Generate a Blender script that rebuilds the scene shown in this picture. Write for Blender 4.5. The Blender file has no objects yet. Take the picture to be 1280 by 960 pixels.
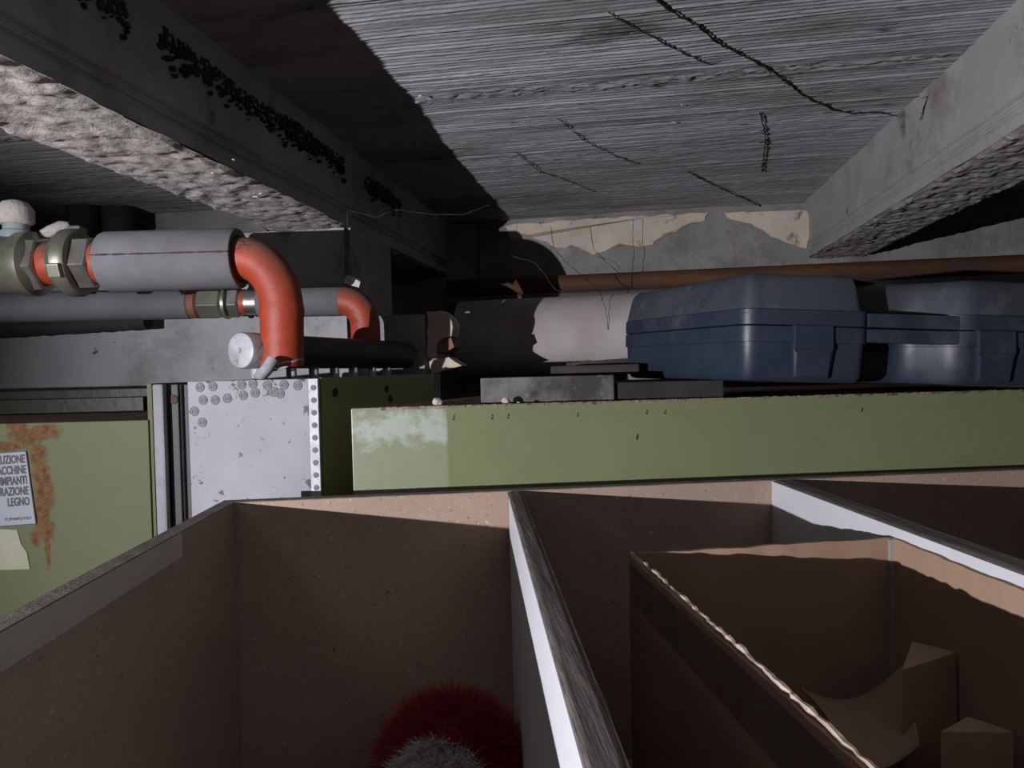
import bpy, bmesh, math, random
import numpy as np
from mathutils import Vector, Matrix, Euler

C = bpy.context.scene.collection
SC = bpy.context.scene
R = math.radians
random.seed(7)
rng = np.random.RandomState(5)

# ---------------------------------------------------------------- camera
F = 900.0                                   # focal length in pixels of a 1280 wide frame
PITCH, ROLL = R(1.2), R(1.4)
fwd = Vector((0, math.cos(PITCH), -math.sin(PITCH)))
up0 = Vector((0, math.sin(PITCH), math.cos(PITCH)))
rt0 = Vector((1, 0, 0))
rt = rt0 * math.cos(ROLL) - up0 * math.sin(ROLL)
up = up0 * math.cos(ROLL) + rt0 * math.sin(ROLL)
cd = bpy.data.cameras.new('camera'); cam = bpy.data.objects.new('camera', cd); C.objects.link(cam)
cd.sensor_fit = 'HORIZONTAL'; cd.sensor_width = 36; cd.lens = 36 * F / 1280
cd.clip_start = 0.01; cd.clip_end = 50
m = Matrix((rt, up, -fwd)).transposed().to_4x4()
cam.matrix_world = m
SC.camera = cam

# ---------------------------------------------------------------- world, lights, exposure
w = bpy.data.worlds.new('world'); SC.world = w; w.use_nodes = True
bg = w.node_tree.nodes['Background']
bg.inputs[0].default_value = (1.0, 0.74, 0.52, 1); bg.inputs[1].default_value = 0.0045
SC.view_settings.view_transform = 'Standard'; SC.view_settings.look = 'None'
SC.view_settings.gamma = 1; SC.view_settings.use_curve_mapping = False
SC.view_settings.exposure = 0.0
TORCH = Vector((-1.00, -0.40, -0.042))
ld = bpy.data.lights.new('hand_torch', 'SPOT'); lo = bpy.data.objects.new('hand_torch', ld); C.objects.link(lo)
lo.location = TORCH; ld.spot_size = R(120); ld.spot_blend = .75; lo.rotation_euler = Vector((.81, .575, .12)).to_track_quat('-Z', 'Y').to_euler(); ld.energy = 148; ld.shadow_soft_size = 0.004; ld.color = (0.93, 0.92, 1.0)

# ---------------------------------------------------------------- helpers
def ray(px, py):
    return fwd + rt * ((px - 640) / F) + up * ((480 - py) / F)
def at(px, py, Y):                          # the point seen there at depth Y
    d = ray(px, py); return d * (Y / d.y)
def atz(px, py, z):                         # the point seen there at height z
    d = ray(px, py); return d * (z / d.z)
def frame(deg):                             # lateral axis, depth axis
    a = R(deg); return Vector((math.cos(a), -math.sin(a), 0)), Vector((math.sin(a), math.cos(a), 0))
BU, BV = frame(9.5)                         # the building: beams run along BV
XU, XV = frame(-3.0)                        # the storage bin
MU, MV = frame(-4.0)                        # the green machine
WD = 2.02                                   # far wall distance along BV
SLAB, BEAM = 0.420, 0.270
FLOOR = -1.10
def P(u, v, z, fr=(BU, BV)): return fr[0] * u + fr[1] * v + Vector((0, 0, z))
def wallpt(px, py, D=WD):
    d = ray(px, py); q = d * (D / d.dot(BV)); return q
def wallc(px, py, D=WD):
    q = wallpt(px, py, D); return q.dot(BU), q.z

def link(name, me, mat, parent=None):
    o = bpy.data.objects.new(name, me); C.objects.link(o)
    if mat: 
        for mm in (mat if isinstance(mat, (list, tuple)) else [mat]): me.materials.append(mm)
    if parent: o.parent = parent
    return o
def obj(name, bm, mat, parent=None, world=False, smooth=False, bevel=0):
    if world and parent: bm.transform(parent.matrix_basis.inverted())
    bmesh.ops.remove_doubles(bm, verts=bm.verts, dist=1e-6)
    bmesh.ops.recalc_face_normals(bm, faces=bm.faces)
    if bevel:
        es = [e for e in bm.edges if e.is_manifold and e.calc_face_angle(0) > 0.6]
        if es: bmesh.ops.bevel(bm, geom=es, offset=bevel, segments=2, affect='EDGES', profile=0.6)
    if smooth:
        for f in bm.faces: f.smooth = True
        for e in bm.edges:
            if e.is_manifold and e.calc_face_angle(0) > 0.7: e.smooth = False
    me = bpy.data.meshes.new(name); bm.to_mesh(me); bm.free()
    return link(name, me, mat, parent)
def thing(name, label, cat, loc=(0, 0, 0), rot=(0, 0, 0), group=None):
    o = bpy.data.objects.new(name, None); C.objects.link(o)
    o.empty_display_size = .02
    o.location = loc; o.rotation_euler = rot; o['label'] = label; o['category'] = cat
    if group: o['group'] = group
    bpy.context.view_layer.update()
    return o
def tag(o, label, cat, group=None):
    o['label'] = label; o['category'] = cat
    if group: o['group'] = group
    return o
def recentre(o):                            # origin of a one-mesh thing to its base
    vs = [v.co for v in o.data.vertices]
    c = Vector((sum(v.x for v in vs) / len(vs), sum(v.y for v in vs) / len(vs), min(v.z for v in vs)))
    o.data.transform(Matrix.Translation(-c)); o.location = c
    return o
def struct(o): o['kind'] = 'structure'; return o

def add_box(bm, lo, hi, M=None):
    vs = [bm.verts.new((x, y, z)) for x in (lo[0], hi[0]) for y in (lo[1], hi[1]) for z in (lo[2], hi[2])]
    if M is not None:
        for v in vs: v.co = M @ v.co
    for f in ((0,1,3,2),(4,6,7,5),(0,4,5,1),(2,3,7,6),(0,2,6,4),(1,5,7,3)): bm.faces.new([vs[i] for i in f])
    return vs
def FM(fr): return Matrix(((fr[0].x, fr[1].x, 0, 0), (fr[0].y, fr[1].y, 0, 0), (0, 0, 1, 0), (0, 0, 0, 1)))
def fbox(lo, hi, fr):
    bm = bmesh.new(); add_box(bm, lo, hi, FM(fr)); return bm
def add_prism(bm, pts, z0, z1, M=None):      # plan outline, bottom and top
    a = [bm.verts.new((p[0], p[1], z0)) for p in pts]; b = [bm.verts.new((p[0], p[1], z1)) for p in pts]
    if M is not None:
        for v in a + b: v.co = M @ v.co
    n = len(pts); bm.faces.new(a[::-1]); bm.faces.new(b)
    for i in range(n): bm.faces.new((a[i], a[(i+1) % n], b[(i+1) % n], b[i]))
def add_tube(bm, path, rad, seg=20, caps=True, phase=0.0, wob=0):
    path = [Vector(p) for p in path]; n = len(path)
    rad = rad if isinstance(rad, (list, tuple)) else [rad] * n
    rings = []; prev = None
    for i, p in enumerate(path):
        t = (path[min(i+1, n-1)] - path[max(i-1, 0)]).normalized()
        if prev is None:
            a = Vector((0, 0, 1)) if abs(t.z) < .9 else Vector((0, 1, 0))
            x = t.cross(a).normalized()
        else: x = (prev - t * prev.dot(t)).normalized()
        prev = x; y = t.cross(x)
        rings.append([bm.verts.new(p + (x * math.cos(phase + 2*math.pi*k/seg) + y * math.sin(phase + 2*math.pi*k/seg)) * rad[i] * (1 + wob * random.uniform(-1, 1))) for k in range(seg)])
    for i in range(n - 1):
        for k in range(seg):
            bm.faces.new((rings[i][k], rings[i][(k+1) % seg], rings[i+1][(k+1) % seg], rings[i+1][k]))
    if caps: bm.faces.new(rings[0][::-1]); bm.faces.new(rings[-1])
def lathe(bm, p0, d, prof, seg=28, phase=0.0, caps=True):   # prof: (distance along d, radius)
    d = Vector(d).normalized(); p0 = Vector(p0)
    a = Vector((0, 0, 1)) if abs(d.z) < .9 else Vector((0, 1, 0))
    x = d.cross(a).normalized(); y = d.cross(x); rings = []
    for t, r in prof:
        rings.append([bm.verts.new(p0 + d * t + (x * math.cos(phase + 2*math.pi*k/seg) + y * math.sin(phase + 2*math.pi*k/seg)) * max(r, 1e-4)) for k in range(seg)])
    for i in range(len(rings) - 1):
        for k in range(seg): bm.faces.new((rings[i][k], rings[i][(k+1) % seg], rings[i+1][(k+1) % seg], rings[i+1][k]))
    if caps: bm.faces.new(rings[0][::-1]); bm.faces.new(rings[-1])
def arc(p0, c, p1, n=14):                   # quarter ellipse from p0 to p1 with corner c
    p0, c, p1 = Vector(p0), Vector(c), Vector(p1)
    o = p0 + p1 - c
    return [o + (p0 - o) * math.cos(t) + (p1 - o) * math.sin(t) for t in [math.pi/2 * i / n for i in range(n + 1)]]
_tabs = {}
def vnoise(x, y, seed=0):                   # smooth value noise, arrays
    if seed not in _tabs: _tabs[seed] = np.random.RandomState(seed).rand(256, 256)
    T = _tabs[seed]; xi = np.floor(x).astype(int); yi = np.floor(y).astype(int)
    fx = x - xi; fy = y - yi; fx = fx*fx*(3-2*fx); fy = fy*fy*(3-2*fy)
    g = lambda a, b: T[a & 255, b & 255]
    return (g(xi, yi)*(1-fx)+g(xi+1, yi)*fx)*(1-fy)+(g(xi, yi+1)*(1-fx)+g(xi+1, yi+1)*fx)*fy - .5
def fbm(x, y, seed=0, oct=4):
    s = 0; a = 1.0
    for k in range(oct): s = s + a * vnoise(x * 2**k + 17*k, y * 2**k + 5*k, seed + k); a *= .5
    return s
def gridmesh(name, X, Y, Z, mat, parent=None, smooth=True):
    n, mm = X.shape
    me = bpy.data.meshes.new(name)
    co = np.stack([X, Y, Z], -1).reshape(-1, 3)
    idx = np.arange(n*mm).reshape(n, mm)
    q = np.stack([idx[:-1, :-1], idx[:-1, 1:], idx[1:, 1:], idx[1:, :-1]], -1).reshape(-1, 4)
    me.from_pydata(co.tolist(), [], q.tolist()); me.update()
    if smooth: me.polygons.foreach_set('use_smooth', [True] * len(me.polygons))
    return link(name, me, mat, parent)

# ---------------------------------------------------------------- materials
def mk(name):
    mt = bpy.data.materials.new(name); mt.use_nodes = True
    return mt, mt.node_tree, mt.node_tree.nodes['Principled BSDF']
def node(t, typ, **k):
    n = t.nodes.new(typ)
    for a, b in k.items(): setattr(n, a, b)
    return n
def noise_out(t, coord, scale, detail=6, rough=.6, dist=0, out=0):
    n = node(t, 'ShaderNodeTexNoise'); n.inputs['Scale'].default_value = scale; n.inputs['Detail'].default_value = detail
    n.inputs['Roughness'].default_value = rough; n.inputs['Distortion'].default_value = dist
    t.links.new(coord, n.inputs['Vector']); return n.outputs[out]
def ramp(t, src, a, b, ca=(0,0,0,1), cb=(1,1,1,1)):
    r = node(t, 'ShaderNodeValToRGB'); r.color_ramp.elements[0].position = a; r.color_ramp.elements[1].position = b
    r.color_ramp.elements[0].color = ca; r.color_ramp.elements[1].color = cb
    t.links.new(src, r.inputs[0]); return r.outputs[0]
def mix(t, fac, a, b):
    m_ = node(t, 'ShaderNodeMix', data_type='RGBA')
    if isinstance(fac, (int, float)): m_.inputs[0].default_value = fac
    else: t.links.new(fac, m_.inputs[0])
    for i, v in ((6, a), (7, b)):
        if isinstance(v, (tuple, list)): m_.inputs[i].default_value = (*v[:3], 1)
        else: t.links.new(v, m_.inputs[i])
    return m_.outputs[2]
def maths(t, op, a, b=None):
    n = node(t, 'ShaderNodeMath', operation=op)
    for i, v in enumerate((a, b)):
        if v is None: continue
        if isinstance(v, (int, float)): n.inputs[i].default_value = v
        else: t.links.new(v, n.inputs[i])
    return n.outputs[0]
def coords(t, stretch=(1, 1, 1), rotz=0):
    tc = node(t, 'ShaderNodeTexCoord'); mp = node(t, 'ShaderNodeMapping')
    mp.inputs['Rotation'].default_value = (0, 0, rotz); t.links.new(tc.outputs['Object'], mp.inputs[0])
    m2 = node(t, 'ShaderNodeMapping'); m2.inputs['Scale'].default_value = stretch; t.links.new(mp.outputs[0], m2.inputs[0]); return m2.outputs[0]
def bump(t, b, h, dist, strength=1.0, prev=None):
    n = node(t, 'ShaderNodeBump'); n.inputs['Distance'].default_value = dist; n.inputs['Strength'].default_value = strength
    t.links.new(h, n.inputs['Height'])
    if prev: t.links.new(prev, n.inputs['Normal'])
    t.links.new(n.outputs[0], b.inputs['Normal']); return n.outputs[0]
ALB = .74                                   # overall reflectance of this sooty place
def dk(c): return tuple(v * ALB for v in c)
def pbr(name, c1, c2, nscale=20, rough=.7, metal=0, bs=120, bd=.001, spots=None, stretch=(1,1,1), rotz=0, spec=.5, lo=.35, hi=.65, rough2=None, bdet=6):
    mt, t, b = mk(name); co = coords(t, stretch, rotz)
    c1, c2 = dk(c1), dk(c2); spots = [(dk(q[0]),) + tuple(q[1:]) for q in (spots or [])]
    col = mix(t, ramp(t, noise_out(t, co, nscale), lo, hi), c1, c2)
    for s in (spots or []):                 # (colour, scale, from, to)
        col = mix(t, ramp(t, noise_out(t, co, s[1], 8, .7, .3), s[2], s[3]), col, s[0])
    t.links.new(col, b.inputs['Base Color'])
    b.inputs['Roughness'].default_value = rough; b.inputs['Metallic'].default_value = metal
    b.inputs['Specular IOR Level'].default_value = spec
    if rough2 is not None:
        rr = ramp(t, noise_out(t, co, nscale * 2), .35, .65, (rough,)*3+(1,), (rough2,)*3+(1,)); t.links.new(rr, b.inputs['Roughness'])
    if bd: bump(t, b, noise_out(t, co, bs, bdet, .65), bd)
    return mt

M = {}
M['slab'] = pbr('ribbed_concrete', (.60, .59, .61), (.44, .43, .43), 7, .9, bs=260, bd=.0016, spec=.2, stretch=(.3, 1, 1), rotz=R(9.5),
                spots=[((.22, .21, .20), 4, .50, .68), ((.06, .052, .045), 7, .60, .74), ((.75, .75, .76), 90, .64, .76), ((.10, .09, .08), 45, .60, .70)])
M['beam'] = pbr('smooth_concrete', (.50, .49, .48), (.38, .37, .355), 6, .9, bs=160, bd=.0006, spec=.2,
                spots=[((.24, .21, .19), 5, .52, .72), ((.10, .085, .07), 12, .62, .74), ((.62, .61, .6), 90, .68, .78)])
M['rough'] = pbr('rough_cast_concrete', (.66, .62, .57), (.50, .46, .42), 30, .95, bs=180, bd=.002, spec=.15,
                 spots=[((.20, .15, .12), 45, .6, .72), ((.66, .63, .6), 60, .66, .76)])
M['stain'] = pbr('soot_stain', (.085, .075, .068), (.05, .045, .04), 30, 1, bs=100, bd=.001, spec=.1)
M['wall'] = pbr('grey_render', (.46, .45, .46), (.36, .35, .35), 5, .9, bs=90, bd=.0012, spec=.2,
                spots=[((.10, .09, .085), 28, .63, .69), ((.20, .18, .17), 6, .52, .75), ((.06, .05, .045), 60, .68, .71)])
M['mortar'] = pbr('grey_mortar', (.34, .325, .31), (.23, .215, .205), 9, .95, bs=70, bd=.004, spec=.2, spots=[((.46, .43, .40), 5, .50, .66), ((.09, .08, .07), 16, .62, .74)])
M['cream'] = pbr('cream_plaster', (.80, .70, .56), (.62, .50, .38), 9, .9, bs=80, bd=.001, spec=.2,
                 spots=[((.66, .62, .62), 7, .55, .62), ((.16, .11, .075), 14, .6, .7)])
M['brick'] = pbr('broken_brick', (.34, .17, .13), (.22, .12, .1), 30, .95, bs=120, bd=.002)
M['rustpipe'] = pbr('rusty_steel', (.15, .060, .018), (.07, .032, .018), 12, .8, bs=160, bd=.0008, stretch=(.3, 1, 2),
                    spots=[((.42, .36, .33), 16, .69, .72), ((.10, .06, .04), 22, .6, .7)])
M['bluepipe'] = pbr('grey_blue_pipe_paint', (.10, .10, .12), (.16, .12, .11), 12, .7, bs=160, bd=.0006)
M['duct'] = pbr('dusty_duct', (.66, .60, .59), (.50, .44, .43), 8, .75, bs=90, bd=.0006, spots=[((.12, .1, .09), 22, .68, .74)])
M['black'] = pbr('sooty_black', (.02, .018, .016), (.035, .03, .028), 20, .85, bs=120, bd=.001)
M['foam'] = pbr('grey_foam_lagging', (.23, .225, .24), (.16, .155, .16), 10, .75, bs=500, bd=.0003, spec=.3, spots=[((.05, .045, .045), 60, .68, .74)])
M['darkfoam'] = pbr('dark_header_paint', (.045, .045, .048), (.065, .06, .06), 20, .6, bs=300, bd=.0002)
M['seam'] = pbr('lagging_seam', (.03, .02, .018), (.10, .05, .03), 30, .9, bd=0)
# orange paint with dust lying on upward faces and dark cracks
mt, t, b = mk('orange_pipe_paint'); co = coords(t)
col = mix(t, ramp(t, noise_out(t, co, 30), .35, .65), (.36, .046, .014), (.27, .034, .012))
geo = node(t, 'ShaderNodeNewGeometry'); sx = node(t, 'ShaderNodeSeparateXYZ'); t.links.new(geo.outputs['Normal'], sx.inputs[0])
dust = ramp(t, maths(t, 'ADD', sx.outputs['Z'], maths(t, 'MULTIPLY', noise_out(t, co, 50), .5)), .30, .95)
col = mix(t, maths(t, 'MULTIPLY', dust, .8), col, (.13, .09, .07))
vor = node(t, 'ShaderNodeTexVoronoi', feature='DISTANCE_TO_EDGE'); vor.inputs['Scale'].default_value = 42
wv = noise_out(t, co, 30, 4, .6, 0, 1); wm = node(t, 'ShaderNodeVectorMath', operation='MULTIPLY_ADD'); t.links.new(wv, wm.inputs[0]); wm.inputs[1].default_value = (.03,)*3; t.links.new(co, wm.inputs[2])
t.links.new(wm.outputs[0], vor.inputs['Vector'])
ck = maths(t, 'MULTIPLY', ramp(t, vor.outputs['Distance'], .012, .035, (1,1,1,1), (0,0,0,1)), ramp(t, noise_out(t, co, 14), .55, .62))
col = mix(t, maths(t, 'MULTIPLY', ck, .75), col, (.06, .012, .006))
t.links.new(col, b.inputs['Base Color']); b.inputs['Roughness'].default_value = .55; bump(t, b, noise_out(t, co, 140), .0006)
M['orange'] = mt
M['brass'] = pbr('dull_greenish_brass', (.36, .35, .26), (.26, .27, .21), 14, .42, .65, bs=80, bd=.0003, spots=[((.17, .16, .13), 40, .6, .7)])
M['steel'] = pbr('dull_steel', (.52, .50, .47), (.34, .31, .28), 30, .38, .8, bs=120, bd=.0004, spots=[((.36, .10, .04), 26, .62, .7)])
M['teal'] = pbr('teal_worn_paint', (.22, .33, .33), (.4, .42, .4), 40, .6, bs=100, bd=.0005)
M['galv'] = pbr('galvanised_sheet', (.34, .34, .37), (.25, .25, .28), 9, .62, 0, bs=14, bd=.0010,
                spots=[((.33, .31, .30), 6, .62, .8), ((.07, .05, .045), 38, .60, .62), ((.10, .075, .065), 95, .66, .68)], lo=.3, hi=.7)
M['alu'] = pbr('frosted_aluminium', (.66, .66, .70), (.45, .44, .46), 40, .6, .25, bs=160, bd=.0006, spots=[((.2, .17, .15), 60, .62, .68)])
M['post'] = pbr('scuffed_grey_post', (.30, .30, .32), (.20, .195, .21), 22, .7, 0, bs=90, bd=.0008, spots=[((.15, .14, .14), 30, .62, .7)])
M['darkgrey'] = pbr('dark_grey_frame', (.030, .027, .027), (.02, .018, .018), 14, .6, bs=90, bd=.0004)
M['rusttop'] = pbr('rusty_dirty_top', (.36, .25, .19), (.20, .135, .105), 26, .95, bs=150, bd=.002, spots=[((.20, .1, .06), 30, .6, .7)])
M['mdf'] = pbr('raw_particle_board', (.45, .33, .25), (.38, .275, .21), 6, .85, bs=420, bd=.0004, spec=.25,
               spots=[((.20, .13, .09), 200, .60, .66), ((.66, .53, .43), 230, .60, .66), ((.12, .08, .06), 60, .74, .77)])
M['greytop'] = pbr('dusty_board_edge', (.26, .23, .20), (.17, .145, .125), 40, .95, bs=220, bd=.0015, spec=.2)
M['white'] = pbr('white_laminate', (.72, .72, .74), (.66, .66, .69), 10, .45, bs=40, bd=.0001, spots=[((.2, .17, .15), 45, .74, .76)])
M['tape'] = pbr('pale_band', (.62, .57, .50), (.55, .50, .44), 10, .4, bs=60, bd=.0004)  # pale colour for the strip inside the left bin panel
M['cardboard'] = pbr('brown_cardboard', (.38, .25, .17), (.32, .21, .145), 9, .9, bs=60, bd=.0004, spec=.15, stretch=(1, 1, .05))
M['cardtape'] = pbr('pale_paper_seam', (.36, .31, .27), (.28, .24, .2), 20, .8, bs=60, bd=.0003)
M['print'] = pbr('dark_print_band', (.12, .085, .065), (.17, .12, .09), 60, .6, bs=60, bd=.0002, stretch=(1, 1, .3))
M['wood'] = pbr('raw_pine', (.42, .30, .19), (.34, .23, .14), 8, .8, bs=200, bd=.0003, stretch=(1, 1, .1))
M['blue'] = pbr('navy_plastic', (.026, .038, .062), (.033, .046, .070), 12, .36, bs=500, bd=.00022, spots=[((.12, .12, .125), 6, .56, .8)], rough2=.5)
# lid: same plastic with dust settled on the sloping upper faces
M['bluedust'] = pbr('dusty_navy_plastic', (.042, .052, .070), (.066, .072, .082), 9, .5, bs=420, bd=.0003, rough2=.65, spots=[((.15, .145, .145), 14, .55, .75)])
M['red'] = pbr('red_fur', (.34, .010, .018), (.26, .008, .013), 30, .8, bd=0)
M['whitefur'] = pbr('white_fur', (.75, .68, .66), (.6, .52, .5), 30, .8, bd=0)
M['web'] = pbr('dusty_cobweb', (.035, .03, .028), (.055, .048, .045), 60, 1, bd=0, spec=.1)
M['paleweb'] = pbr('pale_cobweb', (.16, .14, .12), (.11, .10, .09), 60, .9, bd=0)
M['flake'] = pbr('white_paint_flake', (.80, .78, .76), (.65, .63, .6), 60, .8, bs=100, bd=.0005)
M['plate'] = pbr('brushed_plate', (.24, .26, .30), (.21, .23, .26), 12, .5, 0, bs=60, bd=.0001)
M['ink'] = pbr('black_ink', (.02, .02, .022), (.03, .03, .03), 60, .6, bd=0)
M['floor'] = pbr('dusty_floor', (.18, .16, .14), (.12, .11, .1), 6, .95, bs=60, bd=.002)
M['masking'] = pbr('old_masking_tape', (.33, .335, .24), (.26, .27, .19), 14, .75, bs=120, bd=.0006)

# dark weathered wood grain running along the divider
def grainwood():
    mt, t, b = mk('weathered_ply_edge'); co = coords(t, (1, .03, 1), R(-3.0))
    g = noise_out(t, co, 620, 6, .75)
    col = mix(t, ramp(t, g, .38, .62), (.03, .024, .021), (.17, .145, .125))
    t.links.new(col, b.inputs['Base Color']); b.inputs['Roughness'].default_value = .9; bump(t, b, g, .0010); return mt
M['grain'] = grainwood()

def greenpaint(name, c1, c2, rustpts=(), chips=.70, pale_zone=None, rough=.42):
    """old enamel: tone variation, chips, rust blotches round given object-space points (x, z, radius), paler zone (x limit, colour)"""
    mt, t, b = mk(name); tc = node(t, 'ShaderNodeTexCoord'); co = tc.outputs['Object']; c1, c2 = dk(c1), dk(c2); b.inputs['Specular IOR Level'].default_value = .3
    col = mix(t, ramp(t, noise_out(t, co, 5), .35, .65), c1, c2)
    sp = node(t, 'ShaderNodeSeparateXYZ'); t.links.new(co, sp.inputs[0]); X, Z = sp.outputs['X'], sp.outputs['Z']
    rg = b.inputs['Roughness']; rg.default_value = rough
    if pale_zone:
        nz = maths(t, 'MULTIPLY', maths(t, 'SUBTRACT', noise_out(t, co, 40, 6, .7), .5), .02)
        lim = ramp(t, maths(t, 'ADD', X, 0), pale_zone[0], pale_zone[0] + .0012, (1,1,1,1), (0,0,0,1))
        col = mix(t, maths(t, 'MULTIPLY', lim, pale_zone[2]), col, dk(pale_zone[1]))  # paler colour up to a sharp x limit
        # broken-up whitish patch near the top of the paler zone
        dd = maths(t, 'ADD', maths(t, 'MULTIPLY', maths(t, 'ABSOLUTE', maths(t, 'SUBTRACT', Z, pale_zone[3])), 9.0), noise_out(t, co, 26, 8, .7, .4))
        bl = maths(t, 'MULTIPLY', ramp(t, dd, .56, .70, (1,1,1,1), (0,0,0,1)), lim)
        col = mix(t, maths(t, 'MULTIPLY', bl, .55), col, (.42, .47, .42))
    chip = ramp(t, noise_out(t, co, 26, 8, .75, .5), chips, chips + .015)
    col = mix(t, chip, col, (.05, .035, .025))
    if rustpts:
        acc = None
        for (x, z, rx, rz) in rustpts:
            dx = maths(t, 'DIVIDE', maths(t, 'SUBTRACT', X, x), rx); dz = maths(t, 'DIVIDE', maths(t, 'SUBTRACT', Z, z), rz)
            r2 = maths(t, 'SQRT', maths(t, 'ADD', maths(t, 'MULTIPLY', dx, dx), maths(t, 'MULTIPLY', dz, dz)))
            acc = r2 if acc is None else maths(t, 'MINIMUM', acc, r2)
        acc = maths(t, 'ADD', acc, maths(t, 'MULTIPLY', maths(t, 'SUBTRACT', noise_out(t, co, 55, 8, .7), .5), 1.7))
        ms = ramp(t, acc, .55, .95, (1,1,1,1), (0,0,0,1))
        rc = mix(t, ramp(t, noise_out(t, co, 120, 6, .7), .4, .6), (.125, .062, .024), (.06, .030, .014))
        col = mix(t, ms, col, rc)
        rr = ramp(t, ms, 0, 1, (rough,)*3 + (1,), (.9, .9, .9, 1)); t.links.new(rr, rg)
    t.links.new(col, b.inputs['Base Color'])
    bump(t, b, noise_out(t, co, 22, 6, .6), .0012)
    return mt

# ================================================================ THE ROOM
# ceiling slab: ribbed underside modelled as relief
vv = np.arange(0.14, WD + .02, .0021); uu = np.arange(-2.1, 1.7, .0075)
V_, U_ = np.meshgrid(vv, uu, indexing='ij')
pl = (V_ - 1.09) / .33 + 8.5; cell = np.floor(pl); fr_ = pl - cell
amp = .5 + .9 * vnoise(cell * 3.1, U_ * 1.2, 3) + .35
amp = np.clip(amp + .35 - np.clip((V_ - .9) * .8, 0, .55), .08, 1.1)
rib = (np.abs(((V_ + .0012 * vnoise(U_ * 1.5, V_ * 9, 4)) / .0092) % 1 - .5) * 2) ** 2 * (.25 + 1.1 * np.clip(vnoise(U_ * .8, V_ * 26, 14) + .55, 0, 1)) + .5 * (np.abs((V_ / .046) % 1 - .5) * 2) ** 6
jw = .035 + .03 * vnoise(U_ * 2.5, cell * 5.3, 88)
joint = np.exp(-((fr_ - .5 + .02 * vnoise(U_ * 5, cell, 89)) / np.maximum(jw, .012)) ** 4)
H_ = -.0017 * rib * amp * (1 - .85 * joint) + joint * np.where(cell == 8, 1, .45) * (.0050 * fbm(U_ * 110, V_ * 190, 9, 3) - .0008)
H_ += .0010 * fbm(U_ * 18, V_ * 70, 12, 5) + .0022 * np.clip(V_ - .95, 0, .5) * fbm(U_ * 60, V_ * 90, 18, 3) + .003 * fbm(U_ * 3, V_ * 5, 15, 3) + .0012 * (vnoise(U_ * 4, V_ * 260, 21))
W_ = BU.x * U_ + BV.x * V_, BU.y * U_ + BV.y * V_
slab = struct(gridmesh('ceiling', W_[0], W_[1], SLAB + H_, M['slab']))
bm = fbox((-2.4, -1.6, SLAB + .004), (2.6, WD + .1, SLAB + .12), (BU, BV))
o = obj('slab_core', bm, M['slab'], slab)
# joists: smooth web with a bead near the foot, rough cast soffit
def joist(u0, u1, n):
    root = struct(bpy.data.objects.new('trim_%d' % n, None)); C.objects.link(root); root.location = P(u0, WD, BEAM)
    bpy.context.view_layer.update()
    b_ = BEAM
    side = [(u0, b_ + .004), (u0 + .0015, b_ + .024), (u0 + .010, b_ + .028), (u0 + .003, b_ + .034), (u0 + .010, b_ + .040),
            (u0 + .002, b_ + .046), (u0 + .001, b_ + .10), (u0 - .004, SLAB - .012), (u0 - .012, SLAB + .01)]
    side2 = [(u0 + u1 - x, z) for x, z in side]
    for k, (sd, sg) in enumerate(((side, 1), (side2, -1))):
        s = np.linspace(0, 1, 40); zz = []; ux = []
        pts = []
        for i in range(len(sd) - 1):
            nn = 8 if i > 4 else 3
            for j in range(nn):
                f_ = j / nn; pts.append((sd[i][0] * (1-f_) + sd[i+1][0] * f_, sd[i][1] * (1-f_) + sd[i+1][1] * f_))
        pts.append(sd[-1]); pts = np.array(pts)
        vs = np.arange(-1.5, WD + .01, .012)
        A, Bv = np.meshgrid(np.arange(len(pts)), vs, indexing='ij')
        uu_ = pts[A, 0] - sg * .0028 * fbm(Bv * 12, pts[A, 1] * 12, 31 + k + n, 4); zz_ = pts[A, 1] + .001 * vnoise(Bv * 20, A * .7, 40 + k)
        gridmesh('joist_web', BU.x*uu_ + BV.x*Bv - root.location.x, BU.y*uu_ + BV.y*Bv - root.location.y, zz_ - root.location.z, M['beam'], root)
    us = np.arange(u0 - .001, u1 + .0031, .0032); vs = np.arange(-.2, WD + .01, .0045)
    A, Bv = np.meshgrid(us, vs, indexing='ij')
    zz_ = b_ + .0042 * fbm(A * 70, Bv * 70, 51 + n, 4) + .004 * fbm(A * 16, Bv * 16, 57 + n, 2)
    e = np.minimum(A - u0, u1 - A); zz_ = np.where(e < .004, b_ + .003, zz_)
    A2 = A + np.where(e < .007, .006 * fbm(Bv * 24, A * 0 + n, 77, 4), 0)
    gridmesh('rough_soffit', BU.x*A2 + BV.x*Bv - root.location.x, BU.y*A2 + BV.y*Bv - root.location.y, zz_ - root.location.z, M['rough'], root)
    bm = fbox((u0 + .008, -1.5, b_ + .012), (u1 - .008, WD, SLAB + .01), (BU, BV)); obj('joist_core', bm, M['beam'], root, world=True)
    root['label'] = ['left precast concrete joist with crumbling rough soffit', 'right precast concrete joist with grooved side', 'far right precast concrete joist', 'far left precast concrete joist'][n - 1]
    return root
J1 = joist(-2.455 * BEAM, -1.915 * BEAM, 1)
J2 = joist(1.72 * BEAM, 2.24 * BEAM, 2)
J3 = joist(1.59, 1.73, 3)
J4 = joist(-1.79, -1.65, 4)
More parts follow.
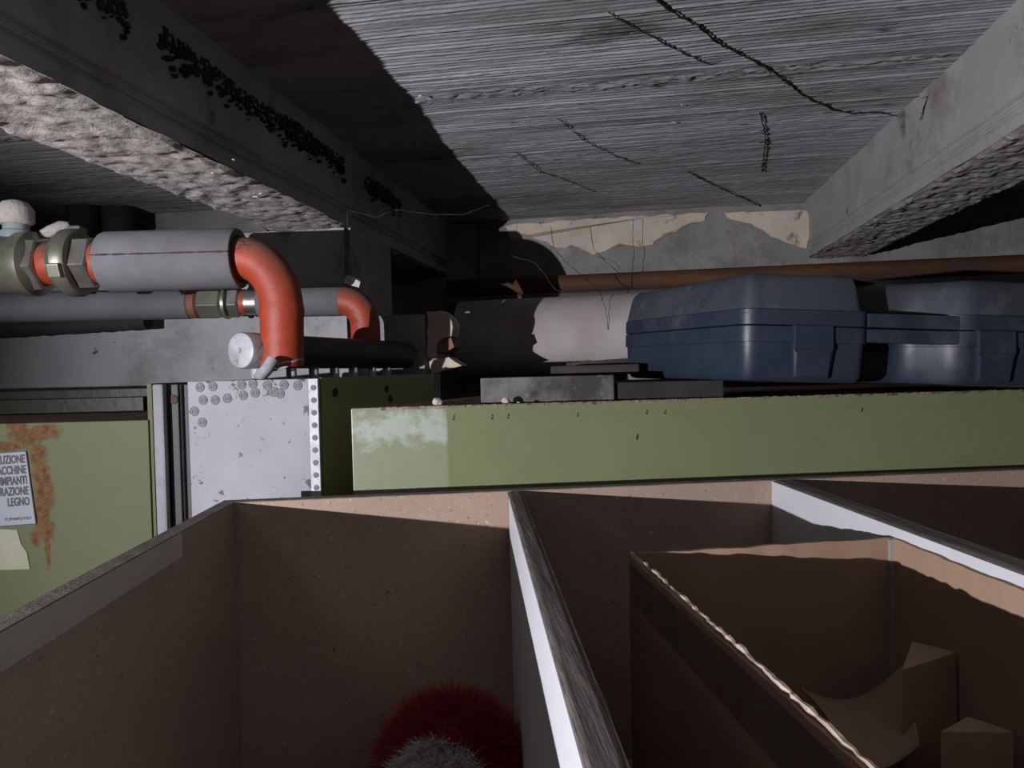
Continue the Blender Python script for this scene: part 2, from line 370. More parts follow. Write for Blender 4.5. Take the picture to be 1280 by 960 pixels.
# soot crust along the joist/slab corner: ragged flakes of black dirt
bm = bmesh.new()
for k in range(2600):
    q = random.random(); sv = .50 + 1.1 * q
    if vnoise(np.array([sv * 14]), np.array([3.]), 6)[0] + .5 < .25: continue
    z = SLAB - .030 - .016 * vnoise(np.array([sv * 6]), np.array([1.]), 7)[0] + random.gauss(0, .013); c = P(-1.915 * BEAM - .0035 + max(0, (SLAB - .012 - z)) * .06, sv, min(z, SLAB - .006)); rr = random.uniform(.0008, .0038)
    pts = [c + BV * math.cos(2*math.pi*j/6) * rr * random.uniform(.5, 1.8) + Vector((0, 0, math.sin(2*math.pi*j/6) * rr * random.uniform(.4, 1.3))) for j in range(6)]
    v2 = [bm.verts.new(p + BU * .0052) for p in pts]; bm.faces.new(v2); vs = [bm.verts.new(p) for p in pts]
    for j in range(6): bm.faces.new((vs[j], vs[(j+1) % 6], v2[(j+1) % 6], v2[j]))
o = obj('soot_crust', bm, M['stain'], J1, world=True); o['kind'] = 'stuff'
# concrete lintel closing the left bay
us_ = np.arange(-1.65, -.665, .012); LD = 1.68
cr = [(LD + .10, SLAB - .11), (LD + .004, SLAB - .11)] + [(LD, SLAB - .105 + .008 * k) for k in range(15)]
A, B2 = np.meshgrid(np.arange(len(cr)), us_, indexing='ij'); cr = np.array(cr)
dd = cr[A, 0] + .006 * fbm(B2 * 30, A * .9, 301, 4); zz_ = cr[A, 1]
lint = struct(gridmesh('trim_5', BU.x*B2 + BV.x*dd, BU.y*B2 + BV.y*dd, zz_, M['mortar']))
# rendered pier carrying the left joist, right edge broken
PD = 1.28; us_ = np.arange(-2.3, -1.915 * BEAM + .001, .012); zs_ = np.arange(FLOOR, BEAM + .006, .014)
A, Z_ = np.meshgrid(us_, zs_, indexing='ij'); D_ = PD + .008 * fbm(A * 5, Z_ * 5, 91, 4) + .002 * fbm(A * 30, Z_ * 30, 93, 3)
pier = struct(gridmesh('wall_left', BU.x*A + BV.x*D_, BU.y*A + BV.y*D_, Z_, M['wall']))
pier['label'] = 'grey rendered pier behind the pipes carrying the left joist'
bm = fbox((-2.3, PD + .012, FLOOR), (-1.915 * BEAM, PD + .24, BEAM + .004), (BU, BV)); obj('pier_core', bm, M['wall'], pier)

# far wall
us = np.arange(-2.6, 2.6, .02); zs = np.arange(FLOOR, SLAB + .02, .02)
A, Z_ = np.meshgrid(us, zs, indexing='ij'); D_ = WD + .012 * fbm(A * 4, Z_ * 4, 81, 4) + .004 * fbm(A * 20, Z_ * 20, 83, 3)
far = struct(gridmesh('wall_back', BU.x*A + BV.x*D_, BU.y*A + BV.y*D_, Z_, M['wall']))
bm = fbox((-2.6, WD + .03, FLOOR), (2.6, WD + .15, SLAB + .1), (BU, BV)); obj('wall_core', bm, M['wall'], far)
def wallpatch(name, pts, D, th, mat, parent, jag=.003, world=True):
    bm = bmesh.new(); dense = []
    n = len(pts)
    for i in range(n):
        a, b2 = wallpt(*pts[i], D), wallpt(*pts[(i+1) % n], D)
        k = max(1, int((b2 - a).length / .012))
        for j in range(k):
            q = a.lerp(b2, j / k); dense.append(q + Vector((0, 0, random.uniform(-1, 1) * jag)) + BU * random.uniform(-1, 1) * jag)
    f = [bm.verts.new(q) for q in dense]; bk = [bm.verts.new(q + BV * th) for q in dense]
    fc = bm.faces.new(f)
    for i in range(len(f)): bm.faces.new((f[i], f[(i+1) % len(f)], bk[(i+1) % len(f)], bk[i]))
    bmesh.ops.triangulate(bm, faces=[fc])
    return obj(name, bm, mat, parent)
wallpatch('mortar_coat', [(600, 270), (1330, 240), (1330, 322), (1000, 330), (700, 352), (600, 356)], WD - .014, .03, M['mortar'], far, .001)
wallpatch('plaster_layer', [(630, 282), (760, 272), (885, 266), (880, 277), (858, 280), (845, 290), (828, 292), (815, 306), (795, 309), (775, 305), (757, 313), (742, 318), (728, 310), (714, 307), (700, 311), (690, 306), (674, 300), (655, 292), (640, 300)], WD - .019, .02, M['cream'], far)
wallpatch('plaster_layer', [(905, 266), (1010, 262), (1014, 290), (1008, 310), (995, 307), (980, 300), (965, 296), (952, 288), (938, 280), (922, 276), (908, 272)], WD - .019, .02, M['cream'], far)
BD = 1.365
ub = wallc(530, 430, BD)[0]; zb = wallc(500, 394, BD)[1]
bm = bmesh.new(); pts = [(-1.915 * BEAM + .002, BD), (ub, BD), (ub + .004, BD + .10), (-1.915 * BEAM + .002, BD + .12)]
add_prism(bm, pts, FLOOR, zb, FM((BU, BV))); stub = obj('masonry_stub', bm, M['wall'], pier)
wallpatch('render_edge', [(534, 390), (551, 388), (561, 396), (567, 410), (563, 421), (552, 424), (546, 432), (547, 446), (534, 448)], BD + .01, .06, M['cream'], pier, .002)
wallpatch('brick', [(548, 427), (563, 423), (567, 434), (558, 441), (548, 440)], BD + .004, .06, M['brick'], pier, .0015)
wallpatch('brick', [(536, 452), (560, 447), (577, 457), (540, 468)], BD, .06, M['cream'], pier, .0015)
wallpatch('mortar_lump', [(533, 446), (552, 441), (556, 447), (540, 452), (533, 455)], BD + .012, .05, M['mortar'], pier, .002)
bm = fbox((-2.6, -1.5, FLOOR - .05), (2.6, WD + .1, FLOOR), (BU, BV)); struct(obj('floor', bm, M['floor']))

# rusty service pipe along the wall, a dull one just below it
def wallpipe(name, pa, pb, D, r, mat, label):
    a, b2 = wallpt(*pa, D), wallpt(*pb, D); d = (b2 - a)
    bm = bmesh.new(); path = [a + d * (i / 30) for i in range(31)]
    add_tube(bm, path, r, 20)
    return tag(recentre(obj(name, bm, mat, None, smooth=True)), label, 'pipe')
bm = bmesh.new()
wallpipe('service_pipe', (560, 362), (1500, 322), WD - .06, .026, M['rustpipe'], 'rusty orange steel pipe running along the top of the back wall')
wallpipe('service_pipe', (560, 378), (1500, 338), WD - .085, .014, M['bluepipe'], 'thin grey-blue pipe directly below the rusty orange pipe')
# the big duct
a, b2 = wallpt(578, 425, WD - .17), wallpt(1420, 391, WD - .17)
bm = bmesh.new(); d = (b2 - a).normalized()
lathe(bm, a, d, [(0, .088), (.0, .101), (2.1, .101), (2.1, .09)], 56)
du = thing('duct', 'large dusty round duct behind the bar and the blue case', 'duct', a)
obj('duct_tube', bm, M['duct'], du, world=True, smooth=True)
# dark lagged uprights on the left behind the valve
for k, (px, lab) in enumerate(((105, 'left of two black lagged uprights behind the upper pipe'), (150, 'right of two black lagged uprights behind the upper pipe'))):
    p = at(px, 300, 1.74 + .02*k); bm = bmesh.new(); lathe(bm, (p.x, p.y, FLOOR), (0, 0, 1), [(0, .039), (1.0, .039), (SLAB - .008 - FLOOR, .038)], 24)
    tag(recentre(obj('lagged_pipe', bm, M['black'], None, smooth=True)), lab, 'pipe', 'black lagged uprights')

# ================================================================ PIPES
def hexnut(root, c, d, L, r, mat, name='hex_nut'):
    bm = bmesh.new(); lathe(bm, c, d, [(0, r * .9), (.002, r), (L - .002, r), (L, r * .9)], 6, phase=R(12))
    return obj(name, bm, mat, root, world=True, bevel=.0008)
def turned(root, name, c, d, prof, mat, seg=32):
    bm = bmesh.new(); lathe(bm, c, d, prof, seg); return obj(name, bm, mat, root, world=True, smooth=True)
# upper line
Y1 = 1.05
pL, pR = at(-60, 333, 1.06), at(306, 323, Y1)
d1 = (pR - pL).normalized()
def on1(px): 
    # point of the upper axis seen at column px
    lo_, hi_ = -0.3, 1.3
    for _ in range(40):
        mid = (lo_ + hi_) / 2; q = pL.lerp(pR, mid); x = 640 + F * q.dot(rt) / q.dot(fwd)
        if x < px: lo_ = mid
        else: hi_ = mid
    return pL.lerp(pR, mid)
up_ = thing('supply_pipe', 'upper orange pipe with fat grey foam lagging, brass valve and large elbow', 'pipe', on1(220))
S = 1.167e-3
turned(up_, 'valve_body', on1(-45), d1, [(0, .030), (.01, .040), (.05, .043), (.085, .043), (.092, .047), (.108, .047), (.112, .040), (.116, .034)], M['brass'])
c = on1(22)
turned(up_, 'pipe_run', on1(-44), -d1, [(0, .03), (.6, .03)], M['orange'])
turned(up_, 'valve_neck', c + Vector((0, 0, .03)), (0, 0, 1), [(0, .022), (.018, .020), (.02, .017), (.03, .017)], M['teal'], 20)
turned(up_, 'valve_cap', c + Vector((0, 0, .058)), (0, 0, 1), [(0, .020), (.004, .024), (.022, .024), (.032, .017), (.036, .006)], M['rough'], 20)
bm = bmesh.new()
q = c + Vector((.03, .01, .045)); lathe(bm, q, (1, .3, .4), [(0, .006), (.012, .009), (.03, .011), (.04, .006)], 10); obj('valve_lever_boss', bm, M['rough'], up_, world=True, smooth=True)
hexnut(up_, on1(38), d1, .026, .041, M['steel'])
turned(up_, 'orange_ring', on1(60), d1, [(0, .031), (.012, .0325), (.024, .031)], M['orange'])
turned(up_, 'union_ring', on1(76), d1, [(0, .030), (.003, .041), (.010, .044), (.014, .049), (.026, .0495), (.032, .046), (.033, .036)], M['brass'])
bm = bmesh.new()
for k in range(3):
    a_ = R(100 + 120 * k); xx = d1.cross(Vector((0, 0, 1))).normalized(); yy = xx.cross(d1)
    q = on1(76) + d1 * .02 + (xx * math.cos(a_) + yy * math.sin(a_)) * .050
    Mx = Matrix.Translation(q) @ Matrix((d1, (xx * math.cos(a_) + yy * math.sin(a_)), d1.cross(xx * math.cos(a_) + yy * math.sin(a_)))).transposed().to_4x4()
    bm = bmesh.new(); add_box(bm, (-.008, -.006, -.010), (.010, .004, .010), Mx); obj('union_lug', bm, M['brass'], up_, world=True, bevel=.002)
hexnut(up_, on1(103), d1, .026, .040, M['steel'])
turned(up_, 'orange_ring', on1(124), d1, [(0, .033), (.02, .033)], M['orange'])
i0 = on1(135); L = (on1(300) - i0).length
turned(up_, 'foam_lagging', i0, d1, [(0, .030), (0, .0425), (.003, .0437), (L - .003, .0437), (L, .0425), (L - .001, .034), (L - .012, .031)], M['foam'], 40)
bm = bmesh.new(); xx = d1.cross(Vector((0, 0, 1))).normalized(); yy = xx.cross(d1)
for j in range(24):
    t0 = j / 24 * L; t1 = (j + 1) / 24 * L; off = yy * .0035; w0 = .0006 + .0009 * random.random()
    A_ = i0 + xx * .0436 + off
    add_box(bm, (t0, -.0008, -w0), (t1, .0008, w0), Matrix.Translation(A_) @ Matrix((d1, xx, yy)).transposed().to_4x4())
obj('lagging_seam', bm, M['seam'], up_, world=True)
e0 = on1(288); eA = on1(303); zz = at(354, 395, Y1)
corner = Vector((at(354, 395, Y1).x, Y1 - .005, eA.z)); eB = Vector((corner.x, corner.y, at(354, 388, Y1).z)); eC = Vector((corner.x - .002, corner.y, at(354, 458, Y1).z))
path = [e0] + arc(eA, corner, eB, 16) + [eB.lerp(eC, k / 6) for k in range(1, 7)]
bm = bmesh.new(); rd = [.0305] * len(path); 
rd[17] = .0318; add_tube(bm, path, rd, 32); obj('pipe_elbow', bm, M['orange'], up_, world=True, smooth=True)
bm = bmesh.new(); pts = []
for j in range(25):
    a_ = 2 * math.pi * j / 24; pts.append(eC + Vector((.0305 * math.cos(a_), .0305 * math.sin(a_), .001 + .008 * math.cos(a_) + .0015 * random.uniform(-1, 1))))
add_tube(bm, pts, .0015, 6, wob=.3); obj('weld_bead', bm, M['alu'], up_, world=True, smooth=True)

# lower line
qL, qR = at(-80, 386, 1.30), at(440, 376, 1.32)
d2 = (qR - qL).normalized()
def on2(px):
    lo_, hi_ = -0.3, 1.3
    for _ in range(40):
        mid = (lo_ + hi_) / 2; q = qL.lerp(qR, mid); x = 640 + F * q.dot(rt) / q.dot(fwd)
        if x < px: lo_ = mid
        else: hi_ = mid
    return qL.lerp(qR, mid)
lp = thing('return_pipe', 'lower thinner lagged pipe with small orange elbow, behind the large one', 'pipe', on2(180))
bm = bmesh.new(); a_ = on2(-70) - d2 * .5; L2 = (on2(238) - a_).length
turned(lp, 'foam_lagging', a_, d2, [(0, .02), (0, .0275), (L2 - .002, .0275), (L2, .026), (L2 - .001, .02)], M['foam'])
turned(lp, 'rust_ring', on2(238), d2, [(0, .0245), (.003, .0265), (.014, .0265), (.018, .022)], pbr('red_primer', (.26, .09, .06), (.2, .08, .06), 20))
hexnut(lp, on2(250), d2, .042, .0275, M['brass'], 'union_body')
turned(lp, 'union_ring', on2(280), d2, [(0, .026), (.003, .029), (.008, .029), (.010, .024)], M['brass'])
hexnut(lp, on2(288), d2, .020, .0285, M['steel'])
turned(lp, 'orange_ring', on2(302), d2, [(0, .0225), (.010, .0225)], M['orange'])
turned(lp, 'steel_sleeve', on2(309), d2, [(0, .0225), (.024, .0225)], M['steel'])
a_ = on2(324); L3 = (on2(426) - a_).length
turned(lp, 'foam_lagging', a_, d2, [(0, .02), (0, .0275), (L3 - .002, .0275), (L3, .026), (L3 - .006, .0245)], M['foam'])
eA = on2(428); corner = Vector((at(457, 410, 1.32).x, eA.y, eA.z)); eB = Vector((corner.x, corner.y, at(457, 408, 1.32).z)); eC = Vector((corner.x, corner.y, .045))
bm = bmesh.new(); path = [on2(418)] + arc(eA, corner, eB, 14) + [eC]; add_tube(bm, path, .0265, 28); obj('pipe_elbow', bm, M['orange'], lp, world=True, smooth=True)
# black lumpy tube added in place of the scalloped shadow below the lower line
p = wallpt(0, 409, 1.235); p2 = wallpt(185, 402, 1.235)
bm = bmesh.new(); add_tube(bm, [p.lerp(p2, k / 12) for k in range(-3, 13)], [.021 - .0006*k + .004 * abs(math.sin(k * 1.3)) for k in range(16)], 20)
tag(recentre(obj('shadow_tube', bm, M['black'], None, smooth=True)), 'added black tube in place of the shadow below the lower lagged pipe', 'shadow_shape')
# pale scraps stuck behind the pipes
bm = bmesh.new(); c = at(441, 352, 1.30); add_prism(bm, [(-.014, 0), (-.004, -.003), (.013, -.002), (.011, .003), (-.002, .004)], -.007, .008); bm.transform(Matrix.Translation(c) @ Euler((.3, .3, .2)).to_matrix().to_4x4())
tag(recentre(obj('paper_scrap', bm, M['flake'], None)), 'tiny white paper scrap hanging in a cobweb above the small elbow', 'paper')

# ================================================================ COIL UNIT: galvanised box with header and stubs
cR = at(398, 473, .95); HZ = cR.z
aU, aV = frame(21)
cu = thing('coil_box', 'galvanised sheet metal box with punched ring marks, left of the long green housing', 'machine', (cR.x, cR.y, FLOOR), (0, 0, -R(21)))
h = HZ - FLOOR; Wd = .181; FA = R(5)
fU = Vector((math.cos(FA), -math.sin(FA), 0)); fV = Vector((math.sin(FA), math.cos(FA), 0))
bm = bmesh.new(); q_ = math.tan(R(16)); add_prism(bm, [(-Wd, 0), (-.014, 0), (-.014 + q_ * .04, .04), (-Wd, .04)], 0, h); front = obj('front_panel', bm, M['galv'], cu, bevel=.0015)
front.rotation_euler = (0, 0, R(16))
bm = bmesh.new(); add_prism(bm, [(-Wd + .001, .041), (-.014 + q_ * .04, .041), (-.012 + q_ * .3, .30), (-Wd + .06, .30)], 0, h - .001); o = obj('box_body', bm, M['galv'], cu); o.rotation_euler = (0, 0, R(16))
bm = bmesh.new(); add_box(bm, (-.0135, -.003, 0), (0, .004, h)); flange = obj('corner_flange', bm, M['alu'], cu, bevel=.001); flange.rotation_euler = (0, 0, R(16))
SGM = greenpaint('green_side_enamel', (.30, .36, .14), (.26, .32, .12), chips=.66)
bm = bmesh.new(); add_box(bm, (-.0030, .0055, 0), (.001, .33, h + .001)); side = obj('side_plate', bm, SGM, cu, bevel=.001)
for yy_, zz_ in ((.035, -.020), (.17, -.02), (.18, -.035)):
    bm = bmesh.new(); lathe(bm, (.001, yy_, h + zz_), (1, 0, 0), [(0, .006), (.001, .006), (.0012, .004)], 14); obj('bolt_hole', bm, M['black'], side)
# punched tube ends
base_ring = None
marks = [(250, 484), (266, 483), (302, 481), (316, 480), (304, 494), (319, 491), (254, 500), (269, 500), (284, 498), (243, 514), (334, 482), (342, 490), (355, 481), (253, 528), (350, 492), (372, 482)]
for k, (px, py) in enumerate(marks):
    d_ = ray(px, py); q = d_ * (cR.dot(fV) / d_.dot(fV)) - cR
    if base_ring is None:
        bm = bmesh.new(); lathe(bm, (0, 0, 0), (0, -1, 0), [(0, .0066), (.0012, .0062), (.0016, .0052), (.0008, .0042), (.0014, .0030), (.0018, .0022), (.0006, .0014), (.0004, .0002)], 20)
        o = obj('punched_ring', bm, pbr('tarnished_ring', (.30, .29, .30), (.17, .16, .16), 300, .7, 0, bd=0), front, smooth=True); base_ring = o
    else: o = base_ring.copy(); C.objects.link(o); o.parent = front
    o.location = (q.dot(fU), 0, h + q.z)
for k in range(9):
    o = base_ring.copy(); C.objects.link(o); o.parent = flange; o.location = (-.006, -.003, h - .012 - .0165 * k); o.scale = (.6, .6, .6)
# header tube and stubs
hA, hB = at(300, 438, 1.015), at(509, 444, 1.385); dh = (hB - hA).normalized(); LH = (hB - hA).length
hd = thing('header_tube', 'dark horizontal header tube with bright end cap under the orange elbow', 'pipe', hA)
turned(hd, 'tube', hA + dh * .012, dh, [(0, .0255), (LH - .02, .0255), (LH - .008, .022), (LH, .010)], M['darkfoam'], 36)
turned(hd, 'end_cap', hA, dh, [(-.003, .003), (-.002, .0035), (-.001, .004), (-.0005, .021), (.001, .0245), (.006, .0262), (.03, .0262)], M['alu'], 36)
for t_ in (.03, .10, .15, .20, .25, .30, .345):
    q = hA + dh * t_; lathe_top = q.z - .018
    turned(hd, 'stub_pipe', (q.x, q.y, HZ - .004), (0, 0, 1), [(0, .0078), (lathe_top - HZ + .004, .0078)], M['alu'], 16)
q0 = at(322, 474, .985); q1 = at(341, 450, 1.0); bm = bmesh.new(); add_tube(bm, [q0, q0.lerp(q1, .5) + Vector((.002, 0, 0)), q1], .0085, 16); obj('stub_pipe', bm, M['alu'], hd, world=True, smooth=True)
# ================================================================ LEFT MACHINE CABINET
c0 = at(187, 525, .95)
lc_ = thing('machine_cabinet', 'rust-streaked light green machine cabinet with maker plate at far left', 'machine', (c0.x, c0.y, FLOOR), (0, 0, R(1)))
inv = lc_.matrix_basis.inverted(); TOP = c0.z - FLOOR
def onface(px, py, y0=0.0):                  # local (x, z) on the cabinet front
    d_ = ray(px, py); o_ = inv @ Vector((0, 0, 0)); dl = inv.to_3x3() @ d_; t_ = (y0 - o_.y) / dl.y; q = o_ + dl * t_; return q.x, q.z
rp = []
for px, py, rx, rz in ((30, 545, 14, 12), (55, 540, 16, 8), (8, 558, 22, 5), (48, 570, 8, 16), (52, 595, 9, 14), (55, 620, 10, 18), (53, 645, 8, 18), (57, 662, 9, 12), (44, 672, 5, 10), (60, 690, 3, 18), (22, 532, 12, 5)):
    x, z = onface(px, py); rp.append((x, z, rx * .0017, rz * .0016))
M['cab'] = greenpaint('green_cabinet_enamel', (.098, .108, .045), (.088, .098, .039), rp, chips=.69, rough=.62)
bm = bmesh.new(); add_box(bm, (-.9, 0, 0), (-.002, .018, TOP)); cabf = obj('front_panel', bm, M['cab'], lc_, bevel=.001)
bm = bmesh.new(); add_box(bm, (-.9, .019, 0), (-.004, .36, TOP - .002)); obj('body', bm, M['rusttop'], lc_)
bm = bmesh.new(); add_box(bm, (-.0035, .003, 0), (.0025, .42, TOP + .048)); obj('side_plate', bm, M['cab'], lc_)
bm = bmesh.new(); add_box(bm, (-.9, .27, TOP + .0), (-.14, .30, TOP + .024)); add_box(bm, (-.9, .301, TOP), (-.02, .35, TOP + .038)); obj('rear_housing', bm, greenpaint('dark_green', (.02, .025, .01), (.015, .02, .009)), lc_, bevel=.001)
# maker plate
tr = onface(37.5, 563); br = onface(46, 655)
pw, ph = .26, tr[1] - br[1]
pp = bpy.data.objects.new('maker_plate', None); C.objects.link(pp); pp.parent = lc_; pp.location = (br[0], -.0005, br[1]); pp.rotation_euler = (0, -R(2.5), 0)
bm = bmesh.new(); vs = [(0, 0), (-.0055, ph), (-pw, ph), (-pw, 0)]
f = [bm.verts.new((x, -.0012, z)) for x, z in vs]; g = [bm.verts.new((x, 0, z)) for x, z in vs]; bm.faces.new(f); bm.faces.new(g[::-1])
for i in range(4): bm.faces.new((f[i], f[(i+1) % 4], g[(i+1) % 4], g[i]))
o = obj('plate', bm, M['plate'], pp)
bm = bmesh.new()
for (x0, z0, x1, z1) in ((0, .0006, -.0054, ph - .0004), (-.0054, ph - .0004, -pw, ph - .0004), (0, .0006, -pw, .0006)):
    a_ = Vector((x0, 0, z0)); b_ = Vector((x1, 0, z1)); dd = (b_ - a_).normalized(); nn = Vector((dd.z, 0, -dd.x)) * .0006
    y_ = Vector((0, -.0014, 0)); bm.faces.new([bm.verts.new(v + y_) for v in (a_ - nn, b_ - nn, b_ + nn, a_ + nn)])
obj('plate_border', bm, M['ink'], pp)
def text(body, size, x, z, parent, sx=.62, off=.012):
    cu_ = bpy.data.curves.new('t', 'FONT'); cu_.body = body; cu_.size = 1; cu_.align_x = 'RIGHT'; cu_.offset = off; cu_.resolution_u = 3
    tmp = bpy.data.objects.new('t', cu_); C.objects.link(tmp); bpy.context.view_layer.update()
    me = bpy.data.meshes.new_from_object(tmp.evaluated_get(bpy.context.evaluated_depsgraph_get())); bpy.data.objects.remove(tmp)
    me.transform(Matrix.Translation((x, -.0016, z)) @ Matrix.Rotation(R(90), 4, 'X') @ Matrix.Diagonal((size * sx, size, 1, 1)))
    return link('lettering', me, M['ink'], parent)
for k, wd in enumerate(('COSTRUZIONE', 'MACCHINE', 'IMPIANTI', 'LAVORAZIONE', 'LEGNO')):
    text(wd, .0150, -.0072 + .0004 * k, ph - .0150 - .01405 * k, pp, .58, .036)
text('TE (PESARO) ITALY', .0052, -.0050, .0075, pp, .8, .008)
# masking tape corner
bm = bmesh.new(); pts = [onface(*p) for p in ((-40, 660), (22, 662), (27, 680), (34, 690), (38, 711), (10, 712), (-40, 711))]
vs = [bm.verts.new((x, -.0012, z)) for x, z in pts]; g = [bm.verts.new((x, 0, z)) for x, z in pts]; bm.faces.new(vs)
for i in range(len(vs)): bm.faces.new((vs[i], vs[(i+1) % len(vs)], g[(i+1) % len(vs)], g[i]))
o = obj('masking_tape', bm, M['masking'], lc_); o['label'] = 'yellowed masking tape'

# frame post between cabinet and coil box
p0 = at(189.5, 480, .944); p1 = at(203, 480, .944)
po = thing('frame_post', 'scuffed grey steel channel between the green cabinet and the galvanised box', 'post', (p0.x, p0.y, FLOOR), (0, 0, R(1)))
hh = at(198, 480, .965).z - FLOOR; wpx = p1.x - p0.x
bm = bmesh.new(); add_box(bm, (0, 0, 0), (wpx, .012, hh)); obj('front_flange', bm, M['post'], po, bevel=.003)
bm = bmesh.new(); add_box(bm, (wpx + .001, .014, 0), (wpx + .0135, .05, hh - .001)); obj('web', bm, M['darkgrey'], po, bevel=.001)
bm = bmesh.new(); add_box(bm, (wpx + .0142, .018, 0), (wpx + .0150, .07, hh - .002)); obj('lip', bm, M['post'], po)
bm = bmesh.new(); add_box(bm, (wpx + .0152, .024, 0), (wpx + .026, .05, hh - .002)); obj('back_plate', bm, M['darkgrey'], po)
bm = bmesh.new(); lathe(bm, (wpx + .007, .0135, hh - .021), (0, -1, 0), [(0, .0065), (.0008, .006)], 16); obj('bolt_hole', bm, pbr('red_black', (.05, .012, .012), (.03, .01, .01)), po)

# ================================================================ LONG GREEN HOUSING
g0 = at(438.5, 512, .93); g1 = at(1280, 485.5, 1.0)
gU = Vector((g1.x - g0.x, g1.y - g0.y, 0)).normalized(); ang = math.atan2(gU.y, gU.x)
gh = thing('green_housing', 'long light green sheet metal housing under the blue case', 'machine', (g0.x, g0.y, FLOOR), (0, 0, ang))
GH = (g0.z + g1.z) / 2 - FLOOR
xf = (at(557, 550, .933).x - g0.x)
M['gh'] = greenpaint('green_housing_enamel', (.235, .255, .13), (.215, .235, .118), chips=.70, pale_zone=(xf, (.33, .36, .26), .55, GH - .028), rough=.36)
sl = math.tan(R(21) + ang)
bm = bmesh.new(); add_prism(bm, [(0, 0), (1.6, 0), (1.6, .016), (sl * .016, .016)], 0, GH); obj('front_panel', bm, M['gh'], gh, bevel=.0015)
bm = bmesh.new(); add_prism(bm, [(sl * .017, .017), (1.6, .017), (1.6, .46), (sl * .46, .46)], 0, GH - .002); obj('top_plate', bm, M['rusttop'], gh)
# folded lip line and screw nicks along it
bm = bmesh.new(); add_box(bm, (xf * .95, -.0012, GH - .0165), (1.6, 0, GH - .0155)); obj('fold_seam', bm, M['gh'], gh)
gi = gh.matrix_basis.inverted()
for k, (px, py) in enumerate(((567, 522), (615, 521), (635, 520), (722, 518), (808, 515), (831, 515), (1077, 512), (796, 546))):
    d_ = gi.to_3x3() @ ray(px, py); o_ = gi @ Vector((0, 0, 0)); t_ = -o_.y / d_.y; q = o_ + d_ * t_
    bm = bmesh.new(); s = random.uniform(.8, 1.4)
    vs = [bm.verts.new((q.x + a * s, -.0006, q.z + b_ * s)) for a, b_ in ((-.0012, -.003), (.0008, -.0034), (.0018, .001), (.0006, .004), (-.0004, .001))]
    bm.faces.new(vs); obj('paint_nick', bm, M['ink'], gh)
# rust along the front lip
bm = bmesh.new()
for k in range(420):
    x = random.uniform(.02, 1.3); l = random.uniform(.002, .012); hz = random.uniform(.0008, .0040)
    if random.random() > .25 + .5 * (vnoise(np.array([x * 9]), np.array([2.]), 8)[0] + .5): continue
    add_box(bm, (x, -.0007, GH - hz), (x + l, .001, GH + .0004))
o = obj('rust_flecks', bm, M['rusttop'], gh); o['kind'] = 'stuff'

# ================================================================ THINGS ON THE HOUSING
GT = GH + FLOOR - .002
def groundpt(px, py): return atz(px, py, GT)
# dusty bar
b0 = at(601, 497, 1.0); b1 = at(768, 497, 1.0)
zt = at(690, 470.5, 1.0).z
bar = thing('metal_bar', 'dusty grey rectangular bar lying on the green housing, left of the case', 'bar', (b0.x, 1.0, GT))
bm = bmesh.new(); add_box(bm, (0, 0, .001), (b1.x - b0.x, .05, zt - GT)); 
MB_ = pbr('dusty_black_bar', (.20, .19, .185), (.05, .045, .045), 11, .85, bs=120, bd=.001, spots=[((.30, .28, .27), 50, .6, .72)], lo=.42, hi=.6)
obj('bar_body', bm, MB_, bar, bevel=.0015)
o = bpy.data.objects.new('x', None); bpy.data.objects.remove(o)
b2_ = at(771, 497, 1.01)
bm = bmesh.new(); add_box(bm, (b2_.x, 1.008, GT + .001), (b2_.x + .15, 1.2, zt - .011)); 
tag(recentre(obj('support_block', bm, M['black'], None, bevel=.002)), 'black block propping up the left end of the blue case', 'block')
# dark offcuts behind the bar
bm = bmesh.new(); add_box(bm, (0, 0, 0), (.13, .045, .012)); bm.transform(Matrix.Translation(at(715, 462, 1.22)) @ Euler((0, R(-3), R(8))).to_matrix().to_4x4())
WO = pbr('old_brown_wood', (.13, .075, .055), (.06, .035, .03), 30, .9, bs=100, bd=.001, stretch=(.2, 1, 1))
tag(recentre(obj('wood_offcut', bm, WO, None, bevel=.002)), 'brown wooden offcut wedged between the grey bar and the duct', 'wood')
bm = bmesh.new(); add_prism(bm, [(0, 0), (.14, .0), (.145, .04), (.02, .05)], 0, .016); bm.transform(Matrix.Translation(at(688, 470, 1.14)) @ Euler((0, 0, R(-4))).to_matrix().to_4x4())
tag(recentre(obj('wood_offcut', bm, pbr('sooty_wood', (.045, .03, .024), (.03, .02, .017), 30), None, bevel=.003)), 'black sooty offcut just behind the grey bar', 'wood')
def pebble(name, px, py, Y, r, mat, label, flat=.8):
    bm = bmesh.new(); bmesh.ops.create_icosphere(bm, subdivisions=2, radius=r)
    for v in bm.verts: v.co = v.co * random.uniform(.8, 1.15); v.co.z *= flat
    c = at(px, py, Y); z0 = min(v.co.z for v in bm.verts); bm.transform(Matrix.Translation((c.x, c.y, GT - z0)))
    return tag(recentre(obj(name, bm, mat, None)), label, 'rubble')
pebble('plaster_crumb', 547, 500, .965, .0072, M['rough'], 'pale round plaster crumb on the left end of the green housing')
pebble('plaster_crumb', 632, 496, .975, .0060, M['cream'], 'yellowish plaster crumb lying against the grey bar')
pebble('plaster_crumb', 648, 497, .965, .0028, M['rough'], 'smallest plaster crumb, just right of the yellowish one')
bm = bmesh.new(); c = at(534, 506, .945); add_box(bm, (-.012, -.004, 0), (.010, .004, .0025)); bm.transform(Matrix.Translation((c.x, c.y, GT)) @ Euler((0, 0, .15)).to_matrix().to_4x4())
tag(recentre(obj('red_scrap', bm, pbr('faded_red', (.36, .14, .13), (.28, .12, .11), 40), None)), 'small flat faded red scrap beside the pale crumb', 'scrap')

